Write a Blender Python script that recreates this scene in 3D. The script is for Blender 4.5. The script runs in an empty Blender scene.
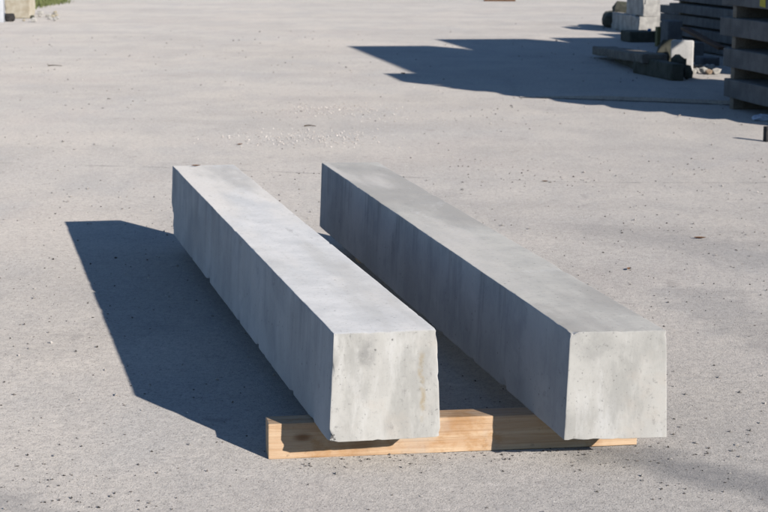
import bpy, bmesh, math, random
from mathutils import Vector, Matrix, noise
S = bpy.context.scene
COL = S.collection
R = math.radians
random.seed(7)

# ------------------------------------------------------------------ camera
FPX, PITCH, ROLL, CAMH = 1839.0, R(9.923), R(0.283), 1.452
FW = Vector((0, math.cos(PITCH), -math.sin(PITCH)))
UP0 = Vector((0, math.sin(PITCH), math.cos(PITCH)))
RT0 = Vector((1, 0, 0))
RT = RT0*math.cos(ROLL) + UP0*math.sin(ROLL)
UP = UP0*math.cos(ROLL) - RT0*math.sin(ROLL)
cam = bpy.data.objects.new('camera', bpy.data.cameras.new('camera'))
COL.objects.link(cam)
m = Matrix((RT, UP, -FW)).transposed().to_4x4()
m.translation = Vector((0, 0, CAMH))
cam.matrix_world = m
cam.data.sensor_width = 36
cam.data.lens = FPX/768*36
cam.data.clip_start = 0.05
cam.data.clip_end = 2000
cam.data.dof.use_dof = True
cam.data.dof.focus_distance = 5.3
cam.data.dof.aperture_fstop = 13
S.camera = cam

# ------------------------------------------------------------------ light
SUN_AZ, SUN_EL = R(36.16), R(19.71)          # shadows run to (-sin az, cos az)
w = bpy.data.worlds.new('World'); S.world = w; w.use_nodes = True
nt = w.node_tree
sky = nt.nodes.new('ShaderNodeTexSky'); sky.sky_type = 'NISHITA'; sky.sun_disc = False
sky.sun_elevation = SUN_EL; sky.sun_rotation = math.pi - SUN_AZ
sky.air_density = 0.7; sky.dust_density = 0.0; sky.ozone_density = 2.6; sky.altitude = 600
nt.nodes['Background'].inputs['Strength'].default_value = 0.106
nt.links.new(sky.outputs[0], nt.nodes['Background'].inputs[0])
sd = bpy.data.lights.new('sun', 'SUN'); sd.energy = 5.0; sd.angle = R(0.5); sd.color = (1.0, 0.935, 0.87)
sun = bpy.data.objects.new('sun', sd); COL.objects.link(sun)
to_sun = Vector((math.sin(SUN_AZ)*math.cos(SUN_EL), -math.cos(SUN_AZ)*math.cos(SUN_EL), math.sin(SUN_EL)))
sun.rotation_euler = to_sun.to_track_quat('Z', 'Y').to_euler()
sun.location = to_sun*60
S.view_settings.view_transform = 'Standard'; S.view_settings.look = 'None'
S.view_settings.gamma = 1; S.view_settings.use_curve_mapping = False
S.view_settings.exposure = 0.44
S.render.engine = 'CYCLES'


def at(px, py, z=0.0):
    """Point where the sight line of a photo pixel meets the height z."""
    d = FW*FPX + RT*(px-384) + UP*(256-py)
    t = (z-CAMH)/d.z
    return Vector((0, 0, CAMH)) + d*t


# ------------------------------------------------------------------ materials
ALB = .70        # overall reflectance of the yard's materials


class NT:
    def __init__(s, name):
        s.m = bpy.data.materials.new(name); s.m.use_nodes = True
        s.t = s.m.node_tree; s.b = s.t.nodes['Principled BSDF']
        s.tc = s.n('ShaderNodeTexCoord'); s.obj = s.tc.outputs['Object']
    def n(s, typ, **kw):
        nd = s.t.nodes.new(typ)
        for k, v in kw.items(): setattr(nd, k, v)
        return nd
    def set(s, inp, v):
        if hasattr(v, 'is_output'): s.t.links.new(v, inp)
        elif isinstance(v, (tuple, list)):
            inp.default_value = tuple(v) + ((1,) if len(v) == 3 and inp.type == 'RGBA' else ())
        else: inp.default_value = v
    def mapping(s, scale=(1, 1, 1), loc=(0, 0, 0), rot=(0, 0, 0), src=None):
        nd = s.n('ShaderNodeMapping'); s.set(nd.inputs[0], src or s.obj)
        nd.inputs['Scale'].default_value = scale; nd.inputs['Location'].default_value = loc
        nd.inputs['Rotation'].default_value = rot
        return nd.outputs[0]
    def noise(s, scale, detail=4, rough=.55, vec=None, dist=0.0):
        nd = s.n('ShaderNodeTexNoise'); s.set(nd.inputs['Vector'], vec or s.obj)
        nd.inputs['Scale'].default_value = scale; nd.inputs['Detail'].default_value = detail
        nd.inputs['Roughness'].default_value = rough; nd.inputs['Distortion'].default_value = dist
        return nd.outputs['Fac']
    def voronoi(s, scale, feature='F1', out='Distance', vec=None):
        nd = s.n('ShaderNodeTexVoronoi', feature=feature); s.set(nd.inputs['Vector'], vec or s.obj)
        nd.inputs['Scale'].default_value = scale
        return nd.outputs[out]
    def ramp(s, v, a, b, lo=0.0, hi=1.0, smooth=True):
        nd = s.n('ShaderNodeMapRange'); nd.interpolation_type = 'SMOOTHSTEP' if smooth else 'LINEAR'
        s.set(nd.inputs[0], v)
        for i, x in zip((1, 2, 3, 4), (a, b, lo, hi)): nd.inputs[i].default_value = x
        return nd.outputs[0]
    def math(s, op, a, b=0.0, c=None):
        nd = s.n('ShaderNodeMath', operation=op); s.set(nd.inputs[0], a); s.set(nd.inputs[1], b)
        if c is not None: s.set(nd.inputs[2], c)
        return nd.outputs[0]
    def mix(s, f, a, b, mode='MIX'):
        nd = s.n('ShaderNodeMix', data_type='RGBA', blend_type=mode)
        k = lambda c: tuple(v*ALB for v in c) if isinstance(c, tuple) else c
        s.set(nd.inputs[0], f); s.set(nd.inputs[6], k(a)); s.set(nd.inputs[7], k(b))
        return nd.outputs[2]
    def sep(s, v):
        nd = s.n('ShaderNodeSeparateXYZ'); s.set(nd.inputs[0], v); return nd.outputs
    def finish(s, col, rough=.9, bump=None, strength=.4, dist=.004, spec=.25, dr=0.0):
        s.b.inputs['Diffuse Roughness'].default_value = dr
        s.set(s.b.inputs['Base Color'], col); s.set(s.b.inputs['Roughness'], rough)
        s.b.inputs['Specular IOR Level'].default_value = spec
        if bump is not None:
            bn = s.n('ShaderNodeBump'); bn.inputs['Strength'].default_value = strength
            bn.inputs['Distance'].default_value = dist
            s.set(bn.inputs['Height'], bump); s.set(s.b.inputs['Normal'], bn.outputs[0])
        return s.m


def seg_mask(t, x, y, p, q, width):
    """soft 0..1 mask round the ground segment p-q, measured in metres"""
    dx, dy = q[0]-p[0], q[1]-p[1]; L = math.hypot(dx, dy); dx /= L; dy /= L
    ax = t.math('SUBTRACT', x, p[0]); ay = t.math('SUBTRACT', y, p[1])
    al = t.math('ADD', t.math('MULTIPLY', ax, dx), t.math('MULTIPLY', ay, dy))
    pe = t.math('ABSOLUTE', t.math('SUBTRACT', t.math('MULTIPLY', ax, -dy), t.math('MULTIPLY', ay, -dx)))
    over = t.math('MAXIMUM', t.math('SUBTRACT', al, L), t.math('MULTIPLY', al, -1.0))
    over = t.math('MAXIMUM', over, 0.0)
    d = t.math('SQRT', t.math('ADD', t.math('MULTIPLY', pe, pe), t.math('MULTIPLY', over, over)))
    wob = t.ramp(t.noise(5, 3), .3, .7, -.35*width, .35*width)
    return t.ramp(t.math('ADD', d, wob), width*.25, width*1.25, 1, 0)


def mat_ground():
    t = NT('dusty_concrete_yard')
    x, y, _ = t.sep(t.obj)
    big = t.noise(.35, 4, .55); mid = t.noise(2.2, 5, .6, t.mapping((1, .45, 1), rot=(0, 0, .22)))
    fine = t.noise(26, 5, .7); grain = t.noise(170, 3, .7)
    c = t.mix(t.ramp(big, .35, .65), (0.677, 0.623, 0.556), (0.637, 0.597, 0.546))
    c = t.mix(t.ramp(mid, .42, .72, 0, .55), c, (0.496, 0.473, 0.446))
    pale = t.noise(1.1, 5, .62, t.mapping((1, .35, 1), (7.3, 2.1, 0)))
    c = t.mix(t.ramp(pale, .52, .75, 0, .6), c, (0.699, 0.647, 0.585))
    band = t.noise(1.0, 4, .6, t.mapping((.3, .62, 1), (5.1, 1.2, 0), (0, 0, .35)))
    c = t.mix(t.ramp(band, .36, .54, .34, 0), c, (0.474, 0.444, 0.409))
    c = t.mix(t.ramp(band, .54, .70, 0, .35), c, (0.755, 0.704, 0.632))
    drift = t.noise(.8, 6, .7, t.mapping((1, .55, 1), (9.1, 4.2, 0)), .8)
    c = t.mix(t.ramp(drift, .50, .60, 0, .30), c, (0.508, 0.481, 0.444))
    tint = t.noise(.9, 4, .6, t.mapping((1, .5, 1), (3.3, 8.1, 0)))
    c = t.mix(t.ramp(tint, .50, .72, 0, .45), c, (0.642, 0.575, 0.519))
    cool = t.noise(1.3, 4, .6, t.mapping((1, .5, 1), (13.3, 2.1, 0)))
    c = t.mix(t.ramp(cool, .52, .72, 0, .45), c, (0.536, 0.525, 0.506))
    c = t.mix(t.ramp(fine, .34, .62, .30, 0), c, (0.304, 0.292, 0.276))
    mott = t.noise(75, 5, .78, t.mapping((1, .8, 1)))
    c = t.mix(t.ramp(mott, .33, .52, .55, 0), c, (0.283, 0.272, 0.257))
    c = t.mix(t.ramp(mott, .52, .70, 0, .5), c, (0.699, 0.670, 0.622))
    pit = t.math('MULTIPLY', t.ramp(grain, .28, .44, .75, 0), t.ramp(t.noise(4, 4), .35, .6, .35, 1))
    c = t.mix(pit, c, (0.147, 0.143, 0.133))
    c = t.mix(t.ramp(grain, .58, .75, 0, .4), c, (0.722, 0.693, 0.637))
    smg = t.noise(8, 6, .7, t.mapping((1, .7, 1), (2.2, 6.1, 0)), .4)
    c = t.mix(t.ramp(smg, .58, .70, 0, .45), c, (0.327, 0.307, 0.283))
    smw = t.noise(13, 5, .7, t.mapping((1, .8, 1), (8.2, 1.1, 0)))
    c = t.mix(t.ramp(smw, .58, .72, 0, .45), c, (0.812, 0.760, 0.692))
    # tiny dark grit flecks
    v = t.n('ShaderNodeTexVoronoi'); v.inputs['Scale'].default_value = 48; t.set(v.inputs['Vector'], t.obj)
    rnd = t.sep(v.outputs['Color'])[0]
    keep = t.math('MULTIPLY', t.ramp(rnd, .78, .80), t.ramp(t.noise(3.0, 3), .40, .62))
    fl = t.math('MULTIPLY', t.ramp(v.outputs['Distance'], .12, .28, 1, 0), keep)
    c = t.mix(t.math('MULTIPLY', fl, .55), c, (.10, .095, .09))
    v2 = t.n('ShaderNodeTexVoronoi'); v2.inputs['Scale'].default_value = 130; t.set(v2.inputs['Vector'], t.obj)
    k2 = t.math('MULTIPLY', t.ramp(t.sep(v2.outputs['Color'])[1], .72, .74), t.ramp(v2.outputs['Distance'], .15, .4, 1, 0))
    c = t.mix(t.math('MULTIPLY', k2, .55), c, (.11, .105, .10))
    # soft, darker, faintly blue bands along fixed ground segments
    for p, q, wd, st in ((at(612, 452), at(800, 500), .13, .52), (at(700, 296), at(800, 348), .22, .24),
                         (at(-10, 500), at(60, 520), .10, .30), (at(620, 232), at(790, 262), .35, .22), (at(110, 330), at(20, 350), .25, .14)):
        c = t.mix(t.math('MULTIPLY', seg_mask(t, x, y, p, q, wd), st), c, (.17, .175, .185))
    h = t.math('ADD', t.math('MULTIPLY', t.math('ADD', fine, mott), .5), t.math('MULTIPLY', grain, .5))
    h = t.math('ADD', h, t.math('MULTIPLY', t.noise(7, 4), .9))
    return t.finish(c, .95, h, .8, .007, .12, .72)


def mat_beam(name, seed, tone, extra=None):
    """cast concrete; local x across, y along (front end at 0), z up"""
    t = NT(name); wf = 1.0 if tone > .9 else .955; st_ = 2.2 if tone > .9 else 2.15
    o = (seed*3.1, seed*1.7, seed*2.3)
    nx, ny, nz = t.sep(t.tc.outputs['Normal'])
    lx, ly, lz = t.sep(t.obj)
    P = t.mapping((1, 1, 1), o)
    n1 = t.noise(2.6, 5, .6, P); n2 = t.noise(9, 6, .65, P); n3 = t.noise(60, 4, .7, P)
    top = t.ramp(nz, .8, .97); end = t.ramp(ny, -.6, -.35, 1, 0)
    # formed sides: vertical runs and mottling
    runs = t.noise(13, 4, .6, t.mapping((1, 1, .10), o)); runs2 = t.noise(45, 3, .6, t.mapping((1, 1, .06), o))
    side = t.mix(t.ramp(n1, .35, .65), (.195*st_, .198*st_, .200*st_), (.248*st_, .250*st_, .250*st_))
    side = t.mix(t.math('MULTIPLY', t.ramp(runs, .44, .68, 0, .42 if tone > .9 else .72), t.math('MULTIPLY', t.ramp(t.noise(3.2, 4, .6, P), .34, .58), t.ramp(t.math('ADD', lz, t.ramp(runs2, .3, .7, -.12, .12)), .05, .26, .12, 1))), side, (.118*st_, .121*st_, .124*st_))
    side = t.mix(t.math('MULTIPLY', t.ramp(runs2, .5, .74, 0, .45), t.ramp(t.noise(4.1, 4, .6, P), .45, .65)), side, (.29*st_, .295*st_, .30*st_))
    side = t.mix(t.ramp(n2, .5, .75, 0, .4), side, (.15*st_, .155*st_, .165*st_))
    # trowelled, dusty top with streaks along the length
    st = t.noise(7, 5, .6, t.mapping((1, .12, 1), o)); st2 = t.noise(1.4, 4, .6, t.mapping((1.6, .5, 1), o))
    tp = t.mix(t.ramp(n2, .3, .7), (.52*tone, .522*tone*wf**.5, .515*tone*wf*wf), (.61*tone, .609*tone*wf**.5, .60*tone*wf*wf))
    tp = t.mix(t.ramp(st, .48, .68, 0, .5), tp, (.43*tone, .422*tone, .395*tone))
    tp = t.mix(t.ramp(st2, .45, .60, 0, .75), tp, (.41*tone, .395*tone, .365*tone))
    wide = t.noise(1.1, 4, .6, t.mapping((2.4, .45, 1), (o[2], o[0], 0)))
    tp = t.mix(t.ramp(wide, .46, .60, 0, .75), tp, (.66*tone, .63*tone, .585*tone))
    tp = t.mix(t.ramp(n3, .3, .5, .22, 0), tp, (.33*tone, .325*tone, .31*tone))
    # end face: smooth form finish, blotchy
    en = t.mix(t.ramp(n2, .32, .68), (0.535, 0.521, 0.482), (0.625, 0.610, 0.564))
    en = t.mix(t.ramp(t.noise(5, 4, .6, P), .5, .7, 0, .6), en, (0.450, 0.441, 0.406))
    en = t.mix(t.ramp(n3, .6, .78, 0, .3), en, (0.735, 0.717, 0.665))
    smear = t.noise(16, 5, .68, t.mapping((1, 1, .22), o))
    en = t.mix(t.ramp(smear, .50, .70, 0, .7), en, (0.705, 0.695, 0.661))
    smear2 = t.noise(9, 5, .7, t.mapping((1, 1, .35), (o[1], o[2], o[0])))
    en = t.mix(t.ramp(smear2, .50, .66, 0, .7), en, (0.436, 0.427, 0.394))
    en = t.mix(t.ramp(t.noise(7, 4, .6, t.mapping((1, 1, 1), (o[2], o[2], 1.0))), .52, .7, 0, .35), en, (0.631, 0.562, 0.484))
    en = t.mix(t.ramp(t.noise(120, 3, .7, P), .27, .42, .45, 0), en, (0.330, 0.323, 0.297))
    if extra: en = extra(t, en, lx, lz)
    c = t.mix(top, side, tp); c = t.mix(end, c, en)
    # fine crisp pores
    v3 = t.n('ShaderNodeTexVoronoi'); v3.inputs['Scale'].default_value = 115; t.set(v3.inputs['Vector'], P)
    pore = t.math('MULTIPLY', t.ramp(v3.outputs['Distance'], .16, .26, 1, 0), t.ramp(t.sep(v3.outputs['Color'])[1], .955, .96))
    pore = t.math('MULTIPLY', pore, t.ramp(n2, .42, .6, .15, 1))
    c = t.mix(t.math('MULTIPLY', pore, .65), c, (.12, .118, .115))
    # lime bloom and scuffs
    lb = t.noise(4.5, 7, .72, t.mapping((1, .6, 1), (o[1], o[0], o[2])), .5)
    c = t.mix(t.ramp(lb, .57, .68, 0, .28), c, (.66, .655, .645))
    sc = t.noise(24, 6, .75, t.mapping((1, .35, .6), (o[2], o[1], o[0])))
    c = t.mix(t.ramp(sc, .60, .70, 0, .35), c, (.20, .196, .188))
    # bug holes and grit
    v = t.n('ShaderNodeTexVoronoi'); v.inputs['Scale'].default_value = 42; t.set(v.inputs['Vector'], P)
    hole = t.math('MULTIPLY', t.ramp(v.outputs['Distance'], .06, .2, 1, 0), t.ramp(t.sep(v.outputs['Color'])[0], .93, .94))
    hole = t.math('MULTIPLY', hole, t.ramp(t.noise(110, 3, .7, P), .38, .55))
    c = t.mix(t.math('MULTIPLY', hole, .7), c, (.09, .088, .085))
    c = t.mix(t.ramp(n3, .25, .42, .3, 0), c, (.12, .118, .113))
    h = t.math('ADD', t.math('MULTIPLY', n3, .35), t.math('MULTIPLY', n2, .5))
    h = t.math('SUBTRACT', h, t.math('MULTIPLY', hole, .8))
    return t.finish(c, t.ramp(n2, .3, .7, .7, .9), h, .4, .004, .25, .8)


def left_end_marks(t, en, lx, lz):
    # rust-brown run down the right of the end, darker scuff under the top edge
    wob = t.ramp(t.noise(14, 3), .3, .7, -.006, .006)
    dx = t.math('ABSOLUTE', t.math('ADD', t.math('SUBTRACT', lx, .100), wob))
    zz = t.math('MULTIPLY', t.ramp(lz, .03, .07), t.ramp(lz, .22, .25, 1, 0))
    en = t.mix(t.math('MULTIPLY', t.math('MULTIPLY', t.ramp(dx, .001, .010, 1, 0), t.math('MULTIPLY', zz, t.ramp(t.noise(22, 5, .7), .36, .6))), .6), en, (.432, .338, .189))
    sx = t.math('ABSOLUTE', t.math('ADD', t.math('SUBTRACT', lx, -.05), t.math('MULTIPLY', wob, 2.0)))
    sz = t.math('ABSOLUTE', t.math('SUBTRACT', lz, .245))
    d = t.math('SQRT', t.math('ADD', t.math('MULTIPLY', sx, sx), t.math('MULTIPLY', t.math('MULTIPLY', sz, sz), .35)))
    sm = t.math('MULTIPLY', t.ramp(d, .008, .035, 1, 0), t.ramp(t.noise(40, 4, .7), .35, .6, .25, 1))
    en = t.mix(t.math('MULTIPLY', sm, .55), en, (.270, .267, .254))
    px_ = t.math('ADD', lx, .143); pz_ = t.math('SUBTRACT', lz, .018)
    pd = t.math('SQRT', t.math('ADD', t.math('MULTIPLY', px_, px_), t.math('MULTIPLY', pz_, pz_)))
    pk = t.ramp(t.math('ADD', pd, t.ramp(t.noise(60, 4, .7), .3, .7, -.012, .012)), .008, .014, 1, 0)
    en = t.mix(t.math('MULTIPLY', pk, .85), en, (.09, .085, .08))          # broken corner, the shade in its recess painted dark
    return en


def right_end_marks(t, en, lx, lz):
    d = t.math('ADD', t.math('ABSOLUTE', t.math('SUBTRACT', lz, .26)), t.math('MULTIPLY', t.math('ABSOLUTE', t.math('ADD', lx, .07)), .7))
    sm = t.math('MULTIPLY', t.ramp(d, .02, .09, 1, 0), t.ramp(t.noise(18, 4, .7), .35, .62, .2, 1))
    return t.mix(t.math('MULTIPLY', sm, .4), en, (.311, .308, .292))


def mat_concrete(name, a, b, scale=6, dark=(.12, .118, .112), amt=.5):
    t = NT(name)
    n1 = t.noise(scale, 5, .6); n2 = t.noise(scale*7, 4, .7); runs = t.noise(9, 4, .6, t.mapping((1, 1, .15)))
    c = t.mix(t.ramp(n1, .35, .65), a, b)
    c = t.mix(t.ramp(runs, .48, .7, 0, amt), c, dark)
    c = t.mix(t.ramp(n2, .28, .45, .4, 0), c, dark)
    return t.finish(c, .92, t.math('ADD', n1, t.math('MULTIPLY', n2, .5)), .5, .008, .2, .8)


def mat_wood(name, a, b, dark, knots=True, axis=0):
    t = NT(name)
    sc = [3.2, 55, 55]
    g = t.noise(1.0, 5, .65, t.mapping(tuple(sc)), .6); g2 = t.noise(1.0, 3, .6, t.mapping((1.5, 130, 130)))
    c = t.mix(t.ramp(g, .35, .68), a, b)
    c = t.mix(t.ramp(g2, .52, .72, 0, .4), c, dark)
    blot = t.noise(6, 4, .6)
    c = t.mix(t.ramp(blot, .50, .70, 0, .55), c, dark)
    stain = t.noise(11, 6, .7, t.mapping((.8, 1, 1), (1.3, 2.7, .4)))
    if knots:
        c = t.mix(t.ramp(stain, .52, .66, 0, .6), c, (.46, .25, .10))
        c = t.mix(t.ramp(t.noise(30, 5, .75), .58, .72, 0, .5), c, (.25, .17, .11))
        c = t.mix(t.ramp(t.noise(5, 4, .6, t.mapping((1, 1, 1), (4.1, 0, 0))), .52, .68, 0, .35), c, (.50, .47, .43))
        v = t.n('ShaderNodeTexVoronoi'); v.inputs['Scale'].default_value = 9; t.set(v.inputs['Vector'], t.mapping((.7, 1, 1.6)))
        k = t.math('MULTIPLY', t.ramp(v.outputs['Distance'], .10, .26, 1, 0), t.ramp(t.sep(v.outputs['Color'])[0], .55, .58))
        c = t.mix(t.math('MULTIPLY', k, .8), c, (dark[0]*.55, dark[1]*.45, dark[2]*.4))
    return t.finish(c, .75, t.math('ADD', g, t.math('MULTIPLY', g2, .8)), .7, .005, .2)


def mat_plain(name, a, b, scale=20, rough=.9, metal=0.0, island=False):
    t = NT(name)
    c = t.mix(t.ramp(t.noise(scale, 4, .65), .35, .65), a, b)
    if island:
        g = t.n('ShaderNodeNewGeometry')
        c = t.mix(g.outputs['Random Per Island'], a, b)
    t.b.inputs['Metallic'].default_value = metal
    return t.finish(c, rough, t.noise(scale*3, 3), .3, .003, .2)


M = dict(
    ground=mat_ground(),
    beamL=mat_beam('cast_concrete_pale', 1.0, 1.0, left_end_marks),
    beamR=mat_beam('cast_concrete_grey', 4.0, .81, right_end_marks),
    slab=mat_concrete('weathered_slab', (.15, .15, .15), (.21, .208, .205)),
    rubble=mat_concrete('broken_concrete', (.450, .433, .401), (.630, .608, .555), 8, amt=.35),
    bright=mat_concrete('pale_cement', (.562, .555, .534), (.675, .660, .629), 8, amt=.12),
    mossy=mat_concrete('mossy_and_shade_concrete', (.075, .078, .06), (.12, .118, .095), 8, (.035, .042, .022)),  # moss tone, also painted shade on the far boulders
    stone=mat_concrete('limestone', (.450, .398, .300), (.555, .510, .413), 11, (.330, .270, .180), .35),
    brick=mat_concrete('brownish_rubble', (.36, .27, .19), (.46, .36, .27), 8, amt=.3),
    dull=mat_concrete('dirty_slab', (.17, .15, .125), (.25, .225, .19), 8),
    wood=mat_wood('sawn_pine', (.57, .375, .225), (.68, .50, .33), (.38, .20, .085)),
    spacer=mat_wood('weathered_timber', (.19, .16, .125), (.25, .215, .17), (.10, .08, .06), False),
    brown=mat_wood('brown_plank', (.13, .07, .04), (.18, .10, .055), (.07, .04, .02), False),
    mosswood=mat_wood('mossy_timber', (.15, .14, .055), (.20, .18, .08), (.05, .055, .02), False),
    dirt=mat_plain('dirt_joint', (.24, .23, .215), (.36, .345, .325), 12),
    edge_shade=mat_plain('painted_edge_shade', (.045, .043, .04), (.08, .076, .07), 30),
    grit=mat_plain('dark_grit', (.05, .045, .04), (.26, .235, .21), island=True),
    gravel=mat_plain('grey_gravel', (.26, .245, .225), (.60, .56, .51), island=True),
    pale=mat_plain('pale_gravel', (.60, .53, .47), (.90, .84, .77), island=True),
    leaf=mat_plain('dead_leaf', (.20, .085, .035), (.30, .16, .075), 60),
    twig=mat_plain('twig_bark', (.07, .055, .04), (.13, .10, .07), 80),
    grass=mat_plain('grass_blades', (.13, .17, .05), (.27, .29, .12), island=True, rough=.7),
    white=mat_plain('white_paint', (.540, .555, .578), (.630, .645, .660), 8, .6),
    steel=mat_plain('dark_steel', (.03, .03, .032), (.06, .055, .05), 30, .8, .0),
    blue=mat_plain('blue_plastic', (.05, .2, .5), (.08, .28, .6), 30, .4),
    plastic=mat_plain('crumpled_film', (.40, .50, .68), (.55, .63, .75), 40, .4),
    yellow=mat_plain('yellow_paint', (.50, .42, .03), (.58, .48, .05), 40, .7),
)


# ------------------------------------------------------------------ builders
def obj(name, me, mat, parent=None, loc=(0, 0, 0), rot=(0, 0, 0)):
    o = bpy.data.objects.new(name, me); COL.objects.link(o)
    if mat is not None and not me.materials: me.materials.append(mat)
    o.location = loc; o.rotation_euler = rot
    if parent: o.parent = parent
    return o


def tag(o, label=None, cat=None, group=None, kind=None):
    if label: o['label'] = label
    if cat: o['category'] = cat
    if group: o['group'] = group
    if kind: o['kind'] = kind
    return o


def smooth(me, angle=40):
    me.polygons.foreach_set('use_smooth', [True]*len(me.polygons))
    if hasattr(me, 'set_sharp_from_angle'): me.set_sharp_from_angle(angle=R(angle))


def axis_cuts(lo, hi, step, near):
    """cut positions, tight near both ends"""
    L = hi-lo; pts = [0.0] + [n for n in near if n < L/2]
    last = pts[-1]; n = max(1, round((L-2*last)/step))
    mid = [last + (L-2*last)*i/n for i in range(1, n)]
    return [lo+p for p in pts] + [lo+p for p in mid] + [hi-p for p in reversed(pts)]


def lattice(X, Y, Z):
    """surface of a box with the given cuts, shared vertices"""
    idx = {}; V = []; F = []
    def vid(i, j, k):
        if (i, j, k) not in idx:
            idx[(i, j, k)] = len(V); V.append(Vector((X[i], Y[j], Z[k])))
        return idx[(i, j, k)]
    a, b, c = len(X)-1, len(Y)-1, len(Z)-1
    for i in range(a):
        for j in range(b):
            F.append((vid(i, j, 0), vid(i, j+1, 0), vid(i+1, j+1, 0), vid(i+1, j, 0)))
            F.append((vid(i, j, c), vid(i+1, j, c), vid(i+1, j+1, c), vid(i, j+1, c)))
    for i in range(a):
        for k in range(c):
            F.append((vid(i, 0, k), vid(i+1, 0, k), vid(i+1, 0, k+1), vid(i, 0, k+1)))
            F.append((vid(i, b, k), vid(i, b, k+1), vid(i+1, b, k+1), vid(i+1, b, k)))
    for j in range(b):
        for k in range(c):
            F.append((vid(0, j, k), vid(0, j, k+1), vid(0, j+1, k+1), vid(0, j+1, k)))
            F.append((vid(a, j, k), vid(a, j+1, k), vid(a, j+1, k+1), vid(a, j, k+1)))
    return V, F


def worn_box(name, W, L, H, step, near, r0, chip, seed, wob=.001, taper=0.0, chips=(), steps=None, skew=0.0, freq=9.0):
    """rounded box, x centred, y from 0 to L, z from 0 to H; arris radius varies like chipped concrete"""
    sx, sy, sz = steps or (step, step, step)
    V, F = lattice(axis_cuts(-W/2, W/2, sx, near), axis_cuts(0, L, sy, near), axis_cuts(0, H, sz, near))
    o = Vector((seed*11.3, seed*5.7, seed*3.9)); out = []
    lim = min(W, L, H)*.48
    for p in V:
        n = noise.noise(p*freq+o)*.6 + noise.noise(p*freq*3.3+o)*.4
        n2 = noise.noise(p*freq*.35-o)
        r = r0*(1+.5*n) + chip*max(0.0, n-.18+.25*n2)*1.6
        r = min(max(r, r0*.4), lim)
        q = Vector((min(max(p.x, -W/2+r), W/2-r), min(max(p.y, r), L-r), min(max(p.z, r), H-r)))
        d = p-q
        res = q + d.normalized()*r if d.length > 1e-9 else p.copy()
        nn = noise.noise_vector(p*3.1+o)*wob + noise.noise_vector(p*17+o)*wob*.35
        res += nn
        for c, cr, cd in chips:
            if abs(p.y-c[1]) > cr: continue
            dd = (p-Vector(c)).length/cr
            if dd < 1:
                k = (1-dd*dd)*(.6+.8*abs(noise.noise(p*70+o)))
                res += (Vector((0, min(max(c[1], .15), L-.15), H/2)) - p).normalized()*cd*k
        res.x *= 1 + taper*(.5-res.z/H)*2
        res.y += skew*res.x
        out.append(res)
    me = bpy.data.meshes.new(name); me.from_pydata(out, [], F); me.update()
    smooth(me, 35)
    return me


def rot_box(name, corner, yaw, W, L, H, mat, label=None, cat=None, group=None, seed=1.0, r0=.006, chip=.02, step=.12, tilt=(0, 0), wob=.003, parent=None):
    """worn box whose near-left bottom corner stands at `corner`; length runs away from the camera"""
    me = worn_box(name, W, L, H, step, (r0, r0*3), r0, chip, seed, wob)
    e = Matrix.Rotation(yaw, 3, 'Z')
    loc = Vector(corner) + e @ Vector((W/2, 0, 0))
    o = obj(name, me, mat, parent, loc, (tilt[0], tilt[1], yaw))
    if label: tag(o, label, cat, group)
    return o


def rock_mesh(name, sx, sy, sz, seed, sub=2, rough=.28):
    bm = bmesh.new(); bmesh.ops.create_icosphere(bm, subdivisions=sub, radius=1)
    o = Vector((seed*7.7, seed*2.9, seed*5.1))
    for v in bm.verts:
        k = 1 + rough*noise.noise(v.co*1.3+o) + rough*.6*noise.noise(v.co*3.1-o)
        c = v.co*k
        c = Vector([math.copysign(abs(x)**.75, x) for x in c])
        v.co = Vector((c.x*sx, c.y*sy, c.z*sz))
    zmin = min(v.co.z for v in bm.verts)
    for v in bm.verts: v.co.z = max(v.co.z - zmin - sz*.12, 0)
    me = bpy.data.meshes.new(name); bm.to_mesh(me); bm.free()
    return me


OCT = [(1, 0, 0), (-1, 0, 0), (0, 1, 0), (0, -1, 0), (0, 0, 1), (0, 0, -1)]
OCTF = [(0, 2, 4), (2, 1, 4), (1, 3, 4), (3, 0, 4), (2, 0, 5), (1, 2, 5), (3, 1, 5), (0, 3, 5)]


def scatter(name, pts, mat, label, cat, rng, flat=.6):
    """loose stones too small to count: one object"""
    V = []; F = []
    for x, y, z, s in pts:
        b = len(V); a = rng.uniform(0, 6.28); ca, sa = math.cos(a), math.sin(a)
        ex, ey, ez = s*rng.uniform(.7, 1.3), s*rng.uniform(.5, 1.1), s*rng.uniform(.45, .9)*flat/.6
        for q in OCT:
            j = [c + rng.uniform(-.28, .28) for c in q]
            lx, ly, lz = j[0]*ex, j[1]*ey, j[2]*ez
            V.append((x+ca*lx-sa*ly, y+sa*lx+ca*ly, z+max(lz+ez*.55, -.002)))
        F += [tuple(b+i for i in f) for f in OCTF]
    me = bpy.data.meshes.new(name); me.from_pydata(V, [], F); me.update()
    o = obj(name, me, mat)
    tag(o, label, cat, kind='stuff')
    return o


# ------------------------------------------------------------------ ground
def ground():
    bm = bmesh.new()
    xs = [-400, -120, -40, -12, -6, 0, 6, 12, 40, 120, 400]; ys = [-400, -100, -30, -6, 2, 10, 20, 32, 60, 150, 400]
    g = [[bm.verts.new((x, y, 0)) for y in ys] for x in xs]
    for i in range(len(xs)-1):
        for j in range(len(ys)-1): bm.faces.new((g[i][j], g[i+1][j], g[i+1][j+1], g[i][j+1]))
    me = bpy.data.meshes.new('ground'); bm.to_mesh(me); bm.free()
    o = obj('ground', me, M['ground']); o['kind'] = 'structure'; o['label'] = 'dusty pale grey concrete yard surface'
    return o


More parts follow.
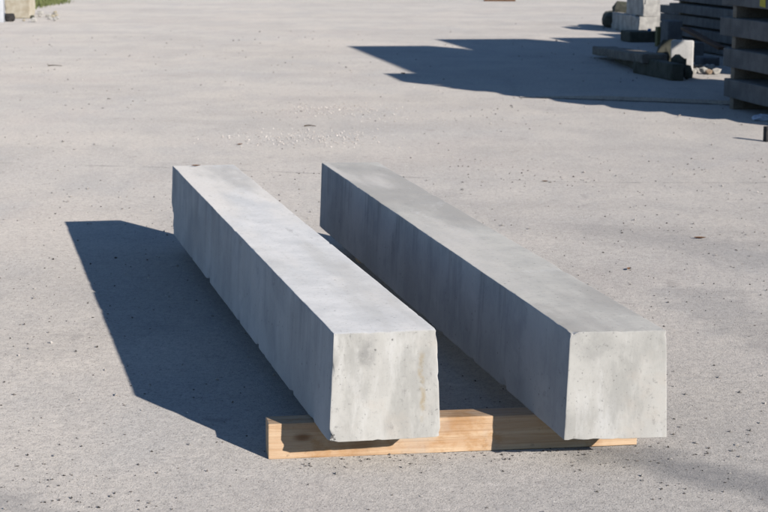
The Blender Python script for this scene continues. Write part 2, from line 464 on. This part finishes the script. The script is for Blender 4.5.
def strip(name, pts, width, z, mat, parent, rng):
    """thin irregular line lying on the yard for joint dirt or painted edge shade"""
    V = []; F = []; n = 0
    for (a, b) in zip(pts[:-1], pts[1:]):
        a = Vector(a[:2]); b = Vector(b[:2]); L = (b-a).length; k = max(2, int(L/.07)); d = (b-a)/L; nrm = Vector((-d.y, d.x))
        for i in range(k+1):
            p = a + (b-a)*i/k + nrm*(noise.noise(Vector((p_ := i*.35, a.x, a.y)))*.012)
            wv = width*max(.12, .55+1.1*noise.noise(Vector((i*.6+a.x*3, a.y, 2.2))))
            V += [(p.x-nrm.x*wv, p.y-nrm.y*wv, z), (p.x+nrm.x*wv, p.y+nrm.y*wv, z)]
            if i: F.append((len(V)-4, len(V)-3, len(V)-1, len(V)-2))
    me = bpy.data.meshes.new(name); me.from_pydata(V, [], F); me.update()
    return obj(name, me, mat, parent)


G = ground()
rng = random.Random(3)
strip('expansion_joint', [at(375, 57.5), at(470, 57), at(576, 56)], .012, .004, M['dirt'], G, rng)
strip('expansion_joint', [at(-40, 162), at(170, 168), at(420, 178), at(600, 183), at(830, 183)], .0035, .004, M['dirt'], G, rng)

# low concrete apron in front of the slab stack: its near edge stands a few centimetres proud
def apron():
    near = [at(px, py, .0) for px, py in ((520, 97.2), (560, 98.2), (600, 99.6), (640, 101), (680, 102.5), (722, 104.3), (750, 106))]
    V = []; F = []; n = len(near)
    for i, p in enumerate(near):
        h = .004 + .03*min(1, i/2.0)
        q = Vector((p.x*.93+.1, p.y + 1.9, 0))
        V += [(p.x, p.y, -.05), (p.x, p.y+.006, h), (q.x, q.y, .004)]
    for i in range(n-1):
        a = 3*i; b = a+3
        F += [(a, b, b+1, a+1), (a+1, b+1, b+2, a+2)]
    me = bpy.data.meshes.new('concrete_apron'); me.from_pydata(V, [], F); me.update()
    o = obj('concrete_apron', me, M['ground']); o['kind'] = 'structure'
apron()
strip('edge_shade_line', [at(520, 97.6), at(560, 98.7), at(600, 100.1), at(640, 101.5), at(680, 103), at(722, 104.8), at(760, 107)], .026, .004, M['edge_shade'], G, rng)  # dark strip painted in for the shade along the apron's near edge

# ------------------------------------------------------------------ the two beams
def big_beam(front, yaw, yend, wt, wb, L, mat, seed, chips, label):
    q = random.Random(int(seed*100)); chips = list(chips)
    for k in range(6):                       # small knocks along the near end's edges
        u = q.random(); e = q.choice('lrtb'); hw = wb/2*.97
        c = {'l': (-hw, 0, .3*u), 'r': (hw, 0, .3*u), 't': ((u-.5)*wt, 0, .3), 'b': ((u-.5)*wb, 0, 0)}[e]
        chips.append((c, q.uniform(.006, .02), q.uniform(.002, .007)))
    for k in range(12):                       # and along the long edges
        sd = q.choice((-1, 1)); zz = q.choice((0, .3, 0)); cr = q.uniform(.008, .035)
        chips.append(((sd*(wt if zz else wb)/2, q.uniform(.1, L), zz), cr, cr*q.uniform(.08, .25)))
    wm = (wt+wb)/2; tp = (wb-wt)/(2*wm)
    me = worn_box('concrete_beam', wm, L, .300, .03, (.0025, .006, .012), q.uniform(.0032, .0038), .008, seed, .0012, tp, chips,
                  (.013, .013, .013), math.tan(yend-yaw), 11.0)
    o = obj('concrete_beam', me, mat, None, (front[0], front[1], .103), (0, 0, yaw))
    return tag(o, label, 'beam', 'concrete beams on timber bearers')


big_beam((.0055, 4.819), .230, .203, .283, .309, 3.673, M['beamL'], 1.3,
         [((-.15, .0, .012), .024, .012), ((-.142, 1.78, .30), .03, .008), ((-.15, 3.67, .02), .11, .022),
          ((.15, 0, .29), .02, .006), ((.15, 0, .01), .016, .008), ((.15, 0.0, .17), .012, .005), ((-.15, 2.4, .0), .05, .012), ((-.15, 1.2, .0), .03, .01)],
         'left concrete beam, pale top, with a rust stain and chipped corner on its near end')
big_beam((.632, 4.841), .212, .121, .264, .285, 3.768, M['beamR'], 2.9,
         [((-.135, 0, .30), .022, .012), ((-.14, .6, .0), .03, .012), ((-.14, 0.0, .06), .010, .005), ((.14, 0, .29), .012, .004)],
         'right concrete beam, darker grey, with a streaked left side')


# ------------------------------------------------------------------ timber bearers
def bearer(corner, yaw, L, D, H, label, mat, seed, pitch=0.0):
    # length along local x
    me = worn_box('timber_bearer', D, L, H, .03, (.002, .005), .0025, .006, seed, .0008, 0, (), (.02, .03, .02))
    R_ = Matrix.Rotation(R(-90), 4, 'Z'); me.transform(R_)      # now x 0..L, y -D/2..D/2
    me.transform(Matrix.Translation((0, D/2, 0)))
    o = obj('timber_bearer', me, mat, None, corner, (0, pitch, yaw))
    return tag(o, label, 'timber', 'timber bearers under the beams')


T0 = at(268.5, 459.6)
bearer((T0.x, T0.y, 0.0), R(8.6), 1.066, .085, .1025, 'pale sawn pine timber under the near ends of both beams', M['wood'], 3.3, R(-.12))
for (bx, by, fx, fy, yw, lab) in ((.0055, 4.819, -.045, 3.25, .230, 'left'), (.632, 4.841, -.04, 3.35, .212, 'right')):
    bearer((bx+fx*math.cos(yw)-fy*math.sin(yw), by+fx*math.sin(yw)+fy*math.cos(yw), 0.0), yw, .16, .085, .1025,
           'short timber hidden under the far end of the %s beam' % lab, M['wood'], 4.4+fx)

# ------------------------------------------------------------------ slab stack at the right edge
SYAW = R(9.5)
DIR = Vector((-math.sin(SYAW), math.cos(SYAW), 0)); ACR = Vector((math.cos(SYAW), math.sin(SYAW), 0))
SN = Vector((math.cos(SUN_AZ), math.sin(SUN_AZ), 0))            # across the sun's ground direction
ORD = ['lowest', 'second', 'third', 'fourth', 'fifth', 'sixth', 'seventh', 'eighth', 'ninth']


def slab_mesh(W, L, H, seed):
    return worn_box('concrete_slab', W, L, H, .1, (.006, .018), .006, .02, seed, .002, 0, (), (.25, .08, .06))


def stack(far_left, L, W, z0, n, th, gap, where, cat_group, near_pull=None, far_push=None, spacers=True, sp_far=.14):
    for i in range(n):
        fp = far_push[i] if far_push else rng.uniform(-.03, .03)
        npull = near_pull[i] if near_pull else rng.uniform(-.02, .02)
        sh = rng.uniform(-.012, .012)
        far = Vector(far_left) + DIR*fp + ACR*sh
        ln = L + fp - npull
        z = z0 + i*(th+gap)
        near = far - DIR*ln + ACR*W/2
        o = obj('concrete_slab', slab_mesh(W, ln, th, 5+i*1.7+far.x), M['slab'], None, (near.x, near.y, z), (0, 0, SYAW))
        if where: tag(o, '%s grey slab up from the ground in the stack at %s' % (ORD[i], where), 'slab', cat_group)
        else: tag(o, 'grey concrete slab in a stack outside the right edge of the picture', 'slab', cat_group)
        if spacers:
            for k, back in enumerate((sp_far, L-.35)):
                if i == 0 and z0 > .3: break
                g = z0 if i == 0 else gap
                zb = z - g
                p = Vector(far_left) - DIR*back + ACR*.02
                me = worn_box('timber_spacer', .09, W-.06, g, .2, (.004,), .004, .006, 9+i+k, .001)
                s = obj('timber_spacer', me, M['spacer'], None, (p.x, p.y, zb), (0, 0, SYAW-R(90)))
                nm = 'timber spacer under the %s slab of the right-hand stack, %s end' % (ORD[i], ('far', 'near')[k]) if where else 'timber spacer between slabs in a stack outside the right edge of the picture'
                tag(s, nm, 'timber', 'spacers in the slab stacks')


F0 = at(724, 96, .1)
edge = SN.dot(at(768, 125.7))                       # the line the near corner's shadow runs along
L1 = (SN.dot(F0)-edge)/SN.dot(DIR)
stack((F0.x, F0.y, 0), L1, 1.08, .10, 7, .155, .103, 'the right edge', 'slabs in the stack at the right edge',
      near_pull=[0, 0, .02, .03, .10, .24, .42], far_push=[.0, .06, .16, .15, .0, -.15, -.3], sp_far=.13)
# yellow paint mark on the fourth slab
pm = at(760, 6, .93); 
A = None
for o in COL.objects:
    if o.name.startswith('concrete_slab') and o['label'].startswith('fourth'): A = o
bm = bmesh.new()
# local x of the left face is -W/2
inv = (Matrix.Translation(A.location) @ Matrix.Rotation(SYAW, 4, 'Z')).inverted()
def on_side(px):
    # sight line of the pixel column meets the slab's left face
    d = FW*FPX + RT*(px-384) + UP*(256-6); o0 = inv @ Vector((0, 0, CAMH)); d0 = inv.to_3x3() @ d
    t = (-.54-o0.x)/d0.x; return (o0+d0*t).y
y0, y1 = on_side(760), on_side(766)
vs = [bm.verts.new(p) for p in ((-.5435, y0, .02), (-.5435, y1, .012), (-.5435, y1+.01, .15), (-.5435, y0-.01, .148))]
bm.faces.new(vs); me = bpy.data.meshes.new('paint_mark'); bm.to_mesh(me); bm.free()
o = obj('paint_mark', me, M['yellow'], A); o['label'] = 'yellow paint mark on the slab side'

# stacks beyond the right edge: only their shadows reach the picture
tip = at(347.6, 46)
def unshadow(p, h):
    k = h/math.tan(SUN_EL)
    return Vector((p.x+math.sin(SUN_AZ)*k, p.y-math.cos(SUN_AZ)*k, 0))
OFF = 'slabs in stacks outside the picture'
c2 = unshadow(tip, 2.715)
stack((c2.x, c2.y, 0), 5.7, 1.10, 1.675, 3, .28, .10, None, OFF, sp_far=2.8)
stack(tuple(c2 - DIR*2.25), 3.45, 1.10, .10, 5, .215, .10, None, OFF, sp_far=.2)
for back in (2.6, 5.3):
    p = c2 - DIR*back + ACR*.02
    s_ = obj('timber_spacer', worn_box('timber_spacer', .09, 1.04, .10, .2, (.004,), .004, .006, back, .001), M['spacer'], None, (p.x, p.y, 1.575), (0, 0, SYAW-R(90)))
    tag(s_, 'timber spacer between slabs in a stack outside the right edge of the picture', 'timber', 'spacers in the slab stacks')
p = c2 - DIR*.45 + ACR*.86
o = rot_box('concrete_block', (p.x, p.y, 0), SYAW, .22, .40, 1.675, M['slab'], None, seed=3.4)
tag(o, 'tall concrete block holding up slabs outside the right edge of the picture', 'block', 'blocks outside the picture')
c3 = unshadow(at(433, 39), 2.60)
for i in range(7):
    o = obj('concrete_slab', slab_mesh(1.32, 2.75, .30, 31+i), M['slab'], None,
            ((c3-DIR*2.75+ACR*.66).x, (c3-DIR*2.75+ACR*.66).y, .10+i*.365), (0, 0, SYAW))
    tag(o, 'thick concrete slab in a stack outside the right edge of the picture', 'slab', OFF)
    for k in (.3, 2.4):
        p = c3 - DIR*k + ACR*.03
        zb = 0 if i == 0 else .10+(i-1)*.365+.30
        s = obj('timber_spacer', worn_box('timber_spacer', .09, 1.24, .1 if i == 0 else .065, .3, (.004,), .004, .006, i+k, .001), M['spacer'], None, (p.x, p.y, zb), (0, 0, SYAW-R(90)))
        tag(s, 'timber spacer between thick slabs in a stack outside the right edge of the picture', 'timber', 'spacers in the slab stacks')

# dim pile of thin slabs behind the rubble
c4 = Vector((3.78, 24.6, 0))
for i in range(6):
    far = c4 + DIR*rng.uniform(-.03, .05) + ACR*rng.uniform(-.03, .03)
    p = far - DIR*3.0 + ACR*.6
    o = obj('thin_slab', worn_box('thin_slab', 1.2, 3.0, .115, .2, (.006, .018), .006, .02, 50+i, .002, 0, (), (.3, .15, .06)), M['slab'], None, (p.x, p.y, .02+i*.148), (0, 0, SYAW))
    tag(o, '%s thin slab of the dim pile behind the rubble, left of the right-hand stack' % ORD[i], 'slab', 'thin slabs in the dim pile')
    for k in (.25, 2.6):
        q = c4 - DIR*k + ACR*.05
        h = .02 if i == 0 else .033
        s = obj('timber_spacer', worn_box('timber_spacer', .08, 1.08, h, .3, (.003,), .003, .004, i+k, .0), M['spacer'], None, (q.x, q.y, .02+i*.148-h), (0, 0, SYAW-R(90)))
        tag(s, 'timber lath under the %s thin slab of the dim pile, at its %s end' % (ORD[i], 'far' if k < 1 else 'near'), 'timber', 'laths in the dim slab pile')


c5 = Vector((3.945, 26.6, 0))
for i in range(4):
    far = c5 + DIR*rng.uniform(-.04, .04) + ACR*rng.uniform(-.02, .02); p = far - DIR*1.65 + ACR*.5
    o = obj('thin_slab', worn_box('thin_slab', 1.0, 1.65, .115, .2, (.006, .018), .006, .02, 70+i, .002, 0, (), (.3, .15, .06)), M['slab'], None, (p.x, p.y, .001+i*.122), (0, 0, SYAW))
    tag(o, '%s slab of the dark far pile right of the two sunlit blocks' % ORD[i], 'slab', 'slabs in the dark far pile')


# ------------------------------------------------------------------ rubble left of the stack
def piece(name, px, py, yaw, W, L, H, mat, label, cat, seed, z=0.0, tilt=(0, 0), chip=.05, r0=.012, wob=.008):
    c = at(px, py, z); c.z = z
    return rot_box(name, c, R(yaw), W, L, H, M[mat], label, cat, None, seed, r0, chip, .05, (R(tilt[0]), R(tilt[1])), wob)


a_ = at(672, 81); b_ = at(636, 73.5)
yw = math.degrees(math.atan2(a_.x-b_.x, b_.y-a_.y))
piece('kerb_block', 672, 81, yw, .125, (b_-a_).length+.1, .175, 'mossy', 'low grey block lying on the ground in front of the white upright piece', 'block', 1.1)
a2 = at(652, 76); b2 = at(597, 54)
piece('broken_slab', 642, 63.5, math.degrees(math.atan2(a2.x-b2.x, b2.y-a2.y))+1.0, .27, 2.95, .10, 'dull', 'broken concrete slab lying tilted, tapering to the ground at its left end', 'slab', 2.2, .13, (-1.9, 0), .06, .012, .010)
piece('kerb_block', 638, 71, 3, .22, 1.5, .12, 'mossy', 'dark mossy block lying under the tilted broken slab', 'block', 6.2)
piece('upright_slab', 670, 74, -14, .235, .10, .36, 'bright', 'white sunlit concrete piece standing upright beside the stack', 'slab', 3.3, chip=.03, r0=.02, wob=.004)
# mossy lumps in front of the white piece
for k, (px, py, sx, sy, sz, lab) in enumerate(((668, 71, .13, .10, .30, 'tall dark mossy lump left of the white upright piece'),
                                              (679, 77, .09, .08, .20, 'middle dark mossy lump in front of the white upright piece'),
                                              (686, 79.5, .055, .06, .12, 'smallest dark mossy lump at the foot of the white upright piece'))):
    c = at(px, py)
    o = obj('mossy_lump', rock_mesh('mossy_lump', sx, sy, sz*.62, 5+k*2.3, 2, .55), M['mossy'], None, (c.x, c.y, 0), (0, 0, k*1.1))
    tag(o, lab, 'rubble', 'mossy rubble by the white piece')
# post and blocks further back
piece('mossy_post', 657, 46.5, 10, .095, .10, .26, 'mosswood', 'short green mossy timber post standing in the rubble', 'post', 4.4, chip=.01, r0=.006, wob=.003)
piece('concrete_block', 664.5, 45, 10, .09, .14, .19, 'rubble', 'small grey block right against the green mossy post', 'block', 5.1)
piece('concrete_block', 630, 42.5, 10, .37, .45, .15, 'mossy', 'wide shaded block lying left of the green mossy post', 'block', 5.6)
piece('concrete_block', 639, 34, 9, .36, 1.5, .26, 'rubble', 'sunlit concrete block, lower of two stacked at the top of the picture', 'block', 6.1, chip=.13, wob=.02)
piece('concrete_block', 642.5, 33, 9, .26, .9, .30, 'rubble', 'sunlit concrete block, upper of two stacked at the top of the picture', 'block', 6.6, z=.262, chip=.16, wob=.022)
bpy.context.view_layer.update()
for o in COL.objects:
    if o.get('label', '').startswith('sunlit concrete block, upper'):
        p = at(639, 34); o.location = (p.x+.05+.13, p.y+.03, .262)
# heap left of the sunlit blocks: boulders added, shade painted in as dark colour
for k, (px, py, sx, sy, sz, lab) in enumerate(((612, 27, .15, .5, .20, 'low added shade-darkened rock at the left foot of the rubble heap'), (630, 29, .17, .30, .34, 'larger added shade-darkened rock against the left side of the sunlit blocks'),)):
    c = at(px, py)
    o = obj('added_boulder', rock_mesh('added_boulder', sx, sy, sz*.62, 15+k*2.3, 2, .5), M['mossy'], None, (c.x, c.y, 0), (0, 0, k*1.3))  # moss tone here is painted shade
    tag(o, lab, 'rubble', 'added boulders in the far heap')
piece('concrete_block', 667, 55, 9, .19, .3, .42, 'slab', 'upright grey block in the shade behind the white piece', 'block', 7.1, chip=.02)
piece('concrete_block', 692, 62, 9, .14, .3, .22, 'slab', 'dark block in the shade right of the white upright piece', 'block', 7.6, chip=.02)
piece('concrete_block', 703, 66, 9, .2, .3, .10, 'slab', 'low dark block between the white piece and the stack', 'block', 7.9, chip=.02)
# brown plank leaning in the shade
P0 = at(686, 31, .40); P1 = at(716, 47, .14)
P0 = Vector((.178*21.9*.93, 21.9, .44)); P1 = Vector((3.86, 20.9, .14))
def ray_at_y(px, py, y):
    d = FW*FPX + RT*(px-384) + UP*(256-py); t = y/d.y
    return Vector((0, 0, CAMH)) + d*t
P0 = ray_at_y(684, 29.5, 22.3); P1 = ray_at_y(722, 50, 21.2)
d = P1-P0
me = worn_box('brown_plank', .09, d.length, .035, .1, (.003,), .003, .004, 8.8, .002)
o = obj('brown_plank', me, M['brown'], None, P0, (0, 0, 0)); o.rotation_mode = 'QUATERNION'
o.rotation_quaternion = d.to_track_quat('Y', 'Z')
tag(o, 'brown plank leaning in the shade between the dim pile and the stack', 'plank')
# sunlit chips by the white piece
rng = random.Random(21)
for k in range(15):
    c = at(693+k*1.6+rng.uniform(-1, 1), 73+rng.uniform(-3, 2)); s = rng.uniform(.03, .06)
    o = obj('rubble_chip', rock_mesh('rubble_chip', s, s*.8, s*.7, 40+k*1.9, 1, .55), M[('rubble', 'brick', 'rubble')[k % 3]], None, (c.x, c.y, 0), (0, 0, k*.9))
    tag(o, 'small broken concrete chip in the sunlit patch beside the white piece', 'rubble', 'chips by the white piece')
# scrap of blue plastic on the shaded block
c = at(652, 31, .0)
me = rock_mesh('plastic_scrap', .03, .02, .018, 91, 2, .5)
p = at(630, 42.5)
o = obj('plastic_scrap', me, M['blue'], None, (p.x+.29, p.y+.20, .148)); tag(o, 'scrap of blue plastic on the shaded block by the mossy post', 'scrap')
c = at(763, 121)
o = obj('plastic_film', rock_mesh('plastic_film', .075, .04, .028, 95, 3, .6), M['plastic'], None, (c.x, c.y, 0)); tag(o, 'crumpled pale film on the ground under the stack', 'scrap')
# dark steel stub at the right edge
c = at(767.5, 142)
me = worn_box('steel_stub', .055, .05, .11, .02, (.003,), .003, .0, 2.0, .001)
o = obj('steel_stub', me, M['steel'], None, (c.x+.015, c.y, 0), (0, 0, .3)); tag(o, 'short dark steel stub standing at the right edge', 'stub')
# far plank at the top edge
c = at(484, 1.2)
me = worn_box('far_plank', .12, .70, .06, .1, (.004,), .004, .01, 3.1, .002)
o = obj('far_plank', me, M['brown'], None, (c.x, c.y+.06, 0), (0, 0, R(-88))); tag(o, 'brown plank lying far back at the top edge', 'plank')

# ------------------------------------------------------------------ top left corner
c = at(1.5, 22.5)
me = worn_box('white_post', .15, .15, 1.9, .2, (.006,), .006, .004, 1.5, .001)
o = obj('white_post', me, M['white'], None, (c.x-.04, c.y, 0), (0, 0, .08)); tag(o, 'white painted post at the left edge', 'post')
c = at(5, 18.5)
me = worn_box('stone_wall', .42, 1.2, 1.1, .05, (.02, .05), .02, .09, 7.7, .02, 0, (), (.06, .12, .06))
o = obj('stone_wall', me, M['stone'], None, (c.x+.22, c.y, 0), (0, 0, .12)); tag(o, 'rough beige stone wall end beside the white post', 'wall')
c = at(10, 21.5)
o = obj('dark_lump', rock_mesh('dark_lump', .085, .08, .07, 66, 3, .3), M['steel'], None, (c.x, c.y, 0)); tag(o, 'dark lump at the foot of the beige wall', 'stone')  # small dark lump set at the wall's foot
for k in range(22):
    c = at(rng.uniform(17, 58), rng.uniform(10.5, 22)); s = rng.uniform(.025, .06)
    mt = rng.choice(['rubble', 'mossy', 'rubble', 'stone'])
    o = obj('loose_stone', rock_mesh('loose_stone', s, s*.9, s*.7, 120+k*1.3, 1, .35), M[mt], None, (c.x, c.y, 0), (0, 0, k))
    tag(o, 'loose stone beside the grass at the foot of the beige wall', 'stone', 'loose stones by the grass')
# grass
V = []; F = []
g = random.Random(5)
for k in range(5200):
    px = 27 + 40*g.random()**1.6; py = g.uniform(-12, 9.5 - (px-27)*.16)
    c = at(px, py); c.x += g.gauss(0, .08); c.y += g.gauss(0, .12)
    h = g.uniform(.05, .15)*(1.2 if px < 40 else .8); a = g.uniform(0, 6.28); wv = g.uniform(.004, .008); ln = g.uniform(.02, .09)
    dx, dy = math.cos(a), math.sin(a); b = len(V)
    V += [(c.x-dy*wv, c.y+dx*wv, -.005), (c.x+dy*wv, c.y-dx*wv, -.005), (c.x+dx*ln*.4+dy*wv*.7, c.y+dy*ln*.4-dx*wv*.7, h*.6), (c.x+dx*ln*.4-dy*wv*.7, c.y+dy*ln*.4+dx*wv*.7, h*.6), (c.x+dx*ln, c.y+dy*ln, h)]
    F += [(b, b+1, b+2, b+3), (b+3, b+2, b+4)]
me = bpy.data.meshes.new('grass'); me.from_pydata(V, [], F); me.update()
tag(obj('grass', me, M['grass']), 'patch of short green grass beside the beige wall', 'grass', kind='stuff')

# ------------------------------------------------------------------ loose stones and grit on the yard
g = random.Random(11)
def clump(x, y, s): return noise.noise(Vector((x*s, y*s, 3.3)))
pts_d = []; pts_g = []
while len(pts_d) < 4200:
    y = 4.1 + 8*g.random()**2.0; x = g.uniform(-.24*y-.3, .24*y+.3)
    if g.random() > .30 + 1.5*clump(x, y, .9) + (.15 if x > .8 else 0): continue
    pts_d.append((x, y, 0, .0008 + .0034*g.random()**5 * (1+y/14)))
while len(pts_g) < 5200:
    y = 4.1 + 24*g.random()**1.6; x = g.uniform(-.24*y-.3, .24*y+.3)
    if g.random() > .5 + .9*clump(x+9, y, .8): continue
    pts_g.append((x, y, 0, .001 + .0045*g.random()**5 * (1+y/9)))
# clusters the photograph shows
for px, py, sx, sy, n in ((700, 240, 30, 10, 30), (640, 262, 40, 14, 60), (645, 225, 25, 6, 30), (690, 330, 45, 20, 70), (740, 290, 25, 25, 50),
                          (130, 395, 25, 10, 14), (45, 172, 20, 5, 18), (210, 250, 25, 20, 10), (375, 462, 60, 5, 90), (300, 466, 30, 4, 50), (480, 456, 50, 5, 60), (560, 452, 40, 4, 50), (620, 450, 40, 14, 90), (700, 470, 60, 25, 120),
                          (60, 485, 40, 16, 60), (540, 182, 40, 4, 20), (470, 118, 60, 10, 24), (640, 122, 60, 8, 24), (70, 65, 50, 12, 26), (580, 20, 30, 8, 16)):
    for k in range(n):
        c = at(g.gauss(px, sx), g.gauss(py, sy))
        pts_d.append((c.x, c.y, 0, (.0010 + .0040*g.random()**3.5)*max(1, c.y/9)))
scatter('grit', pts_d, M['grit'], 'fine dark grit scattered over the yard', 'grit', g)
scatter('gravel', pts_g, M['gravel'], 'loose grey gravel scattered over the yard', 'gravel', g)
pts = []
for px, py, sx, sy, n in ((335, 110, 32, 3.5, 620), (310, 138, 38, 4.5, 760), (235, 139, 18, 4, 60), (395, 120, 25, 6, 60), (330, 80, 60, 12, 60)):
    for k in range(n):
        c = at(g.gauss(px, sx), g.gauss(py, sy))
        pts.append((c.x, c.y, 0, (.002 + .0075*g.random()**2.6)))
for k in range(500):
    y = 4.2 + 14*g.random()**1.4; x = g.uniform(-.24*y, .24*y); pts.append((x, y, 0, .0008+.0025*g.random()**3))
scatter('pale_gravel', pts, M['pale'], 'pale gravel strewn in two bands behind the beams', 'gravel', g)

# dead leaves
for k, (px, py, s, lab) in enumerate(((700, 239, .030, 'brown dead leaf on the bare yard right of the beams'), (629, 270, .024, 'brown dead leaf close to the right side of the right beam'),
                                      (545, 182, .022, 'brown dead leaf behind the right beam near the yard joint'), (240, 145, .026, 'brown dead leaf behind the left beam among the gravel'),
                                      (403, 74, .05, 'brown dead leaf at the edge of the big far shadow'), (196, 166, .022, 'brown scrap of leaf on the far end of the left beam'))):
    c = at(px, py)
    bm = bmesh.new(); n = 7; rows = []
    for i in range(n):
        u = i/(n-1); wv = s*.42*math.sin(math.pi*min(1, u*.96+.03))**.8
        zc = .004 + .25*s*(u-.5)**2*4*.6
        rows.append([bm.verts.new((s*(u*2-1), wv*v, zc + abs(v)*wv*.5)) for v in (-1, 0, 1)])
    for i in range(n-1):
        for j in range(2): bm.faces.new((rows[i][j], rows[i+1][j], rows[i+1][j+1], rows[i][j+1]))
    me = bpy.data.meshes.new('dead_leaf'); bm.to_mesh(me); bm.free()
    if k == 5: c = at(196, 166.5, .405); c.z = .404
    o = obj('dead_leaf', me, M['leaf'], None, (c.x, c.y, c.z), (0, 0, k*1.3)); tag(o, lab, 'leaf', 'dead leaves on the yard')
# twig
for px, py, L, a, lab in ((310, 126.5, .09, .1, 'thin dark twig between the two bands of pale gravel'), (55, 66, .16, -.1, 'thin dark twig lying far back on the left')):
    c = at(px, py); bm = bmesh.new(); rows = []
    for i in range(7):
        u = i/6; rr = .006*(1-.6*u)
        ctr = Vector(((u-.5)*L, .012*math.sin(u*5), .005+.004*math.sin(u*3.1)))
        rows.append([bm.verts.new(ctr + Vector((0, rr*math.cos(q*1.2566), rr*math.sin(q*1.2566)))) for q in range(5)])
    for i in range(6):
        for q in range(5): bm.faces.new((rows[i][q], rows[i+1][q], rows[i+1][(q+1) % 5], rows[i][(q+1) % 5]))
    bm.faces.new(rows[0]); bm.faces.new(rows[-1])
    me = bpy.data.meshes.new('twig'); bm.to_mesh(me); bm.free()
    o = obj('twig', me, M['twig'], None, (c.x, c.y, 0), (0, 0, a)); tag(o, lab, 'twig')
